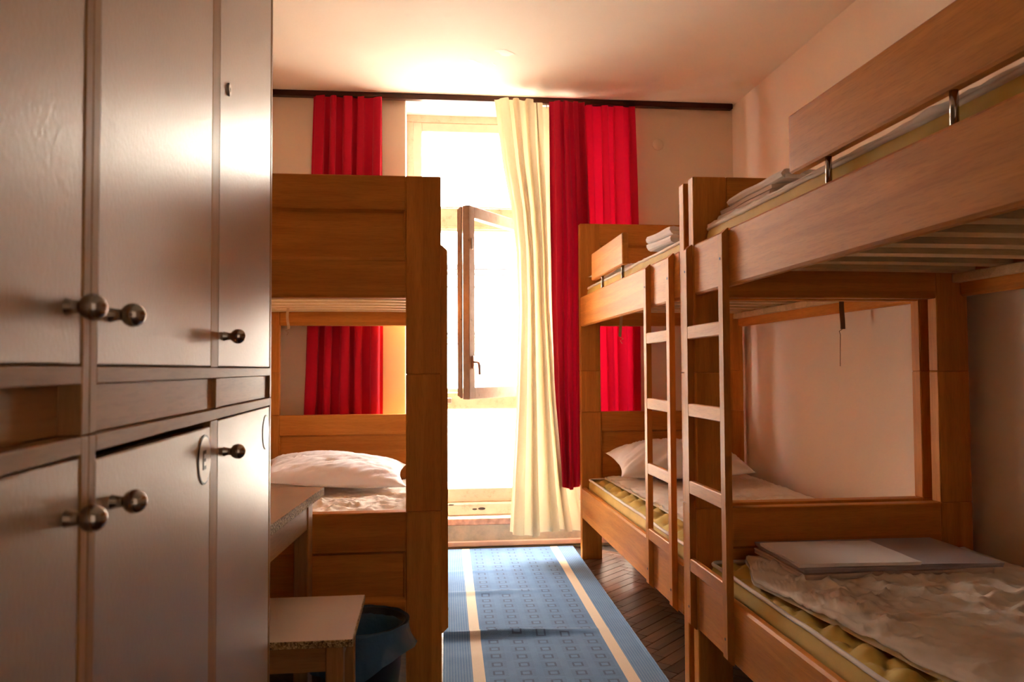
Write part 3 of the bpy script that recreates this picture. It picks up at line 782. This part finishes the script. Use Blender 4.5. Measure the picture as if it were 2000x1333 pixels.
bc = curtain('beige_curtain', 'beige linen curtain swept aside in front of the open window', BEIGEC,
    [(2.80, .425), (2.4, .475), (2.1, .53), (1.85, .555), (1.5, .565), (.9, .545), (.5, .52), (.1, .495)],
    [(2.80, .80), (2.1, .80), (1.5, .81), (.9, .86), (.4, .93), (.1, .985)], ZT-.010, .105, 4.622, 4.6, .036, 21, 220, 90, .014,
    ytab=lambda i, z: .105*sstep(.55, .90, i))
hk = MB()
for k in range(9): hk.tube([(.43+k*.037, 4.70, 2.70), (.432+k*.037, 4.72, 2.735), (.434+k*.037, 4.722, 2.738)], .003, 6)
hk.build('curtain_hook', STEEL, bc); bc.children[0]['kind'] = 'stuff'

# ------------------------------------------------------------------ runner
CY0, CY1, CWD = 1.45, 4.915, .80
def cx0(y): return .053+(y-2.8)*.0247
ridges = ((3.30, .030, .026, 1), (3.93, .012, .03, .8), (4.35, .006, .03, .6), (3.08, .004, .05, .5))
def rug(i, j):
    v = lerp(CY0, CY1, j); u = i*CWD
    h = 0
    for ry, a, wd, ext in ridges:
        d = (v-ry-.04*i)/wd
        h += a*math.exp(-d*d)*(1-sstep(.25*ext, ext, i))
    h += .0012*mn.noise((u*5, v*5, 2))
    ed = .002*mn.noise((v*40, i*3, 5))*(1 if i in (0, 1) else 0)
    return (cx0(v)+u+ed, v, .006+max(0, h))
q = MB(); NU, NV = 40, 240
q.grid(rug, NU, NV)
n0 = len(q.v); w_ = NU+1
edge = [(i, 0) for i in range(NU)]+[(NU, j) for j in range(NV)]+[(i, NV) for i in range(NU, 0, -1)]+[(0, j) for j in range(NV, 0, -1)]
for i, j in edge: p = q.v[j*w_+i]; q.v.append((p[0], p[1], .0006))
for k in range(len(edge)):
    (i, j), (i2, j2) = edge[k], edge[(k+1) % len(edge)]
    q.f.append((j*w_+i, j2*w_+i2, n0+(k+1) % len(edge), n0+k)); q.mi.append(0)
runner = q.build('carpet_runner', CARPET, None, True, fix=False)
uvl = runner.data.uv_layers.new(name='uv')
uvs = [(i*CWD/NU, lerp(CY0, CY1, j/NV)) for j in range(NV+1) for i in range(NU+1)]+[(i*CWD/NU, lerp(CY0, CY1, j/NV)) for i, j in edge]
for lp in runner.data.loops: uvl.data[lp.index].uv = uvs[lp.vertex_index]
tag(runner, 'long blue woven runner with two cream stripes on the parquet floor', 'carpet')
fr2 = MB()
for k in range(420):
    v = lerp(CY0, 3.36, k/420); 
    for e, dx in ((0, -1), (1, 1)):
        if e: continue
        x = cx0(v)+e*CWD; L = random.uniform(.008, .018); a = random.uniform(-.006, .006)
        fr2.add([(x, v, .004), (x, v+.003, .004), (x+dx*L, v+a+.001, .002), (x+dx*L, v+a, .002)], [(0, 1, 2, 3)])
fo = fr2.build('fringe', FRINGE, runner, fix=False); fo['kind'] = 'stuff'

# ------------------------------------------------------------------ lockers
LP, LD = Vector((-.33, 1.75, 0)), Vector((-.025, 1, 0)).normalized()
LN = Vector((LD.y, -LD.x, 0))
def lmap(s_, e, z): p = LP+LD*s_+LN*e; return (p.x, p.y, z)
DEP = .56
def cabinet(name, label, group, s0, s1, z0, z1, doors, plinth=0, parts=None):
    root = empty(name, lmap((s0+s1)/2, -DEP/2, z0)); tag(root, label, 'locker', group)
    tb = .016
    for sa_, sb_ in ((s0, s0+tb), (s1-tb, s1)): MB(lmap).box(sa_, sb_, -DEP, 0, z0, z1, .001).build('side_panel', FRAMEW[2], root)
    MB(lmap).box(s0+tb, s1-tb, -DEP, -DEP+.008, z0, z1, 0).build('back_panel', FRAMEW[2], root)
    MB(lmap).box(s0+tb, s1-tb, -DEP+.008, 0, z1-tb, z1, .001).build('top_board', FRAMEW[1], root)
    MB(lmap).box(s0+tb, s1-tb, -DEP+.008, 0, z0+plinth, z0+plinth+tb, .001).build('bottom_board', FRAMEW[1], root)
    if plinth:
        p = MB(lmap); p.box(s0+tb, s1-tb, -.035, -.020 if s0 < -1.2 else -.006, z0, z0+plinth, .001)
        p.build('plinth_panel', FRAMEW[1], root)
    for pa, pb in (parts or []):
        MB(lmap).box(pa, pb, -DEP+.01, -.001, z0+plinth+tb, z1-tb, .001).build('partition', FRAMEW[2], root)
        if plinth > .04: MB(lmap).box(pb-.012, pb+.010, -.04, -.0005, z0+.0005, z0+plinth-.0005, .001).build('plinth_divider', FRAMEW[2], root)
    for d in doors:
        a, b_, za, zb = d['r']
        do = MB(lmap).box(a, b_, -.018, -.001, za, zb, .0015).build('door', DOORM, root)
        ks, kz = d['k']
        kb = MB(lmap)
        R = .0118
        kb.lathe([(.0075, -.001), (.006, .003), (.0052, .009), (.0072, .0125)]+[(R*math.sin(a_), .0195-R*math.cos(a_)) for a_ in [.62+i*(PI-.64)/12 for i in range(13)]], (0, 0, 0), 1, 24) if False else None
        prof = [(.0075, -.001), (.0062, .004), (.0055, .0085)]+[(R*math.sin(a_), .0205-R*math.cos(a_)) for a_ in [.5+i*(PI-.52)/12 for i in range(13)]]
        vs, fs, n = [], [], 24
        for r, h in prof:
            for k in range(n): vs.append((ks+r*math.cos(2*PI*k/n), h, kz+r*math.sin(2*PI*k/n)))
        for i in range(len(prof)-1):
            for k in range(n): fs.append((i*n+k, i*n+(k+1) % n, (i+1)*n+(k+1) % n, (i+1)*n+k))
        fs.append(tuple((len(prof)-1)*n+k for k in range(n)))
        kb.add(vs, fs); kb.build('knob', CHROME, do, True)
        if 'plate' in d:
            ps, pz, letter = d['plate']
            pl = MB(lmap); n = 40
            def disc(r, e, mi, r2=None):
                vs = [(ps+r*math.cos(2*PI*k/n), e, pz+r*math.sin(2*PI*k/n)) for k in range(n)]+[(ps+r*math.cos(2*PI*k/n), -.001, pz+r*math.sin(2*PI*k/n)) for k in range(n)]
                pl.add(vs, [tuple(range(n))]+[(k, (k+1) % n, n+(k+1) % n, n+k) for k in range(n)], mi)
            disc(.0355, .0002, 1); disc(.0325, .0006, 0)
            if letter:
                x0, z0_ = ps-.013, pz-.0135
                for (xa, xb, za_, zb_) in ((0, .005, 0, .027), (0, .017, 0, .005), (0, .015, .011, .0155), (0, .017, .022, .027)):
                    pl.box(x0+xa, x0+xb, .0004, .0011, z0_+za_, z0_+zb_, 0, 1, 1)
            pl.build('number_plate', [WHITEP, BLACKP], do)
        if 'lock' in d:
            s_, z_ = d['lock']; lk = MB(lmap); n = 20
            vs = []
            for r, e in ((.0105, -.001), (.0105, .0015), (.009, .0025), (.004, .0025), (.004, .001)):
                vs += [(s_+r*.85*math.cos(2*PI*k/n), e, z_+r*math.sin(2*PI*k/n)) for k in range(n)]
            lk.add(vs, [(i*n+k, i*n+(k+1) % n, (i+1)*n+(k+1) % n, (i+1)*n+k) for i in range(4) for k in range(n)]+[tuple(4*n+k for k in range(n))])
            lk.build('lock', STEEL, do)
    return root
G = 'stacked lockers along the left wall'
ZLT, ZUT = 1.059, 2.06
SA, SB, SC, SD = -1.466, -.9955, -.9945, -.028
zu0, zu1 = 1.123, ZUT-.018
zd0, zd1 = .05, 1.041
d1 = (SA+.018, -1.0125); d2 = (-.977, -.546); d3 = (-.499, -.046)
cabinet('locker', 'upper locker at the left edge of the photo, cut off by the frame', G, SA, SB, ZLT+.0005, ZUT, [dict(r=(*d1, zu0, zu1), k=(-1.045, 1.172))], .046)
cabinet('locker', 'upper two door locker with small keyhole, beside the left bunk', G, SC, SD, ZLT+.0005, ZUT, [dict(r=(*d2, zu0, zu1), k=(-.945, 1.172)), dict(r=(*d3, zu0, zu1), k=(-.463, 1.171), lock=(-.445, 1.572))], .046, [(-.545, -.5005)])
cabinet('locker', 'lower locker at the left edge of the photo, cut off by the frame', G, SA, SB, 0, ZLT, [dict(r=(*d1, zd0, zd1), k=(-1.04, .992))], .03)
cabinet('locker', 'lower two door locker with round plate lettered E', G, SC, SD, 0, ZLT, [dict(r=(*d2, zd0, zd1-.006), k=(-.935, .989), plate=(-.579, .990, True)), dict(r=(*d3, zd0, zd1), k=(-.458, .989), plate=(-.087, .990, False))], .03, [(-.545, -.5005)])

# ------------------------------------------------------------------ desk, stool, bin
dk = empty('desk', (-.65, 2.19, 0)); tag(dk, 'small wooden desk with chipboard edged top, behind the lockers', 'desk')
def dmap(x, y, z):
    a = math.radians(-4.5); X, Y = x+.33, y-2.6
    return (-.33+X*math.cos(a)-Y*math.sin(a), 2.6+X*math.sin(a)+Y*math.cos(a), z)
MB(dmap).box(-.93, -.33, 1.80, 2.605, .713, .740, .001, 0, 1).build('desk_top', [LAMIN, CHIP], dk)
for x in (-.91, -.40):
    for y in (1.83, 2.49): MB(dmap).box(x, x+.045, y, y+.06, 0, .713, .003).build('leg', OLDW[2], dk)
for x in (-.905, -.378): MB(dmap).box(x, x+.02, 1.89, 2.49, .625, .713, .002).build('apron', OLDW[1], dk)
for y in (1.84, 2.53): MB(dmap).box(-.865, -.40, y, y+.02, .625, .713, .002).build('apron', OLDW[0], dk)
st = empty('stool', (-.36, 2.15, 0)); tag(st, 'low square stool with beige laminate top under the desk corner', 'stool')
MB().box(-.545, -.178, 1.945, 2.325, .452, .47, .002, 0, 1).build('seat', [LAMIN, CHIP], st)
for x in (-.53, -.245):
    for y in (1.965, 2.26): MB().box(x, x+.042, y, y+.042, 0, .452, .003).build('leg', OLDW[2], st)
for x in (-.525, -.230): MB().box(x, x+.018, 2.007, 2.26, .385, .452, .002).build('apron', OLDW[1], st)
for y in (1.975, 2.275): MB().box(-.488, -.245, y, y+.018, .385, .452, .002).build('apron', OLDW[0], st)
bx, by, bz = -.205, 2.49, .345
bn = empty('waste_bin', (bx, by, 0)); tag(bn, 'dark waste bin with blue plastic liner between stool and left bunk', 'waste bin')
MB().lathe([(.0, .002), (.098, .002), (.138, bz-.004), (.140, bz), (.134, bz), (.095, .012), (0, .012)], (bx, by, 0), 2, 40, cap=False).build('bucket', BINM, bn, True)
lb = MB()
def liner(i, j):
    th = 2*PI*i
    # j 0: inside bottom, .5: over the rim, 1: outer hem
    hem = .115+.045*math.cos(th-3.3)+.02*math.sin(3*th)+.012*mn.noise((math.cos(th)*3, math.sin(th)*3, 1))
    if j < .5:
        k = j/.5; r = lerp(.092, .1335, k); z = lerp(.06, bz+.003, k)
        r += -.004*abs(mn.noise((math.cos(th)*5, math.sin(th)*5, z*9)))
    else:
        k = (j-.5)/.5; z = bz+.004-hem*k; r = .1425-.030*k*hem/.33+.012*k*k*abs(math.sin(2.5*th))+.004+.010*k*mn.noise((math.cos(th)*6, math.sin(th)*6, z*8))+.003+.028*k*k*max(0, math.cos(th+.35))**6
    return (bx+r*math.cos(th), by+r*math.sin(th), z+.004*mn.noise((math.cos(th)*4, math.sin(th)*4, 7)))
lb.grid(liner, 72, 24)
lb.build('liner_bag', BAGM, bn, True, fix=False)
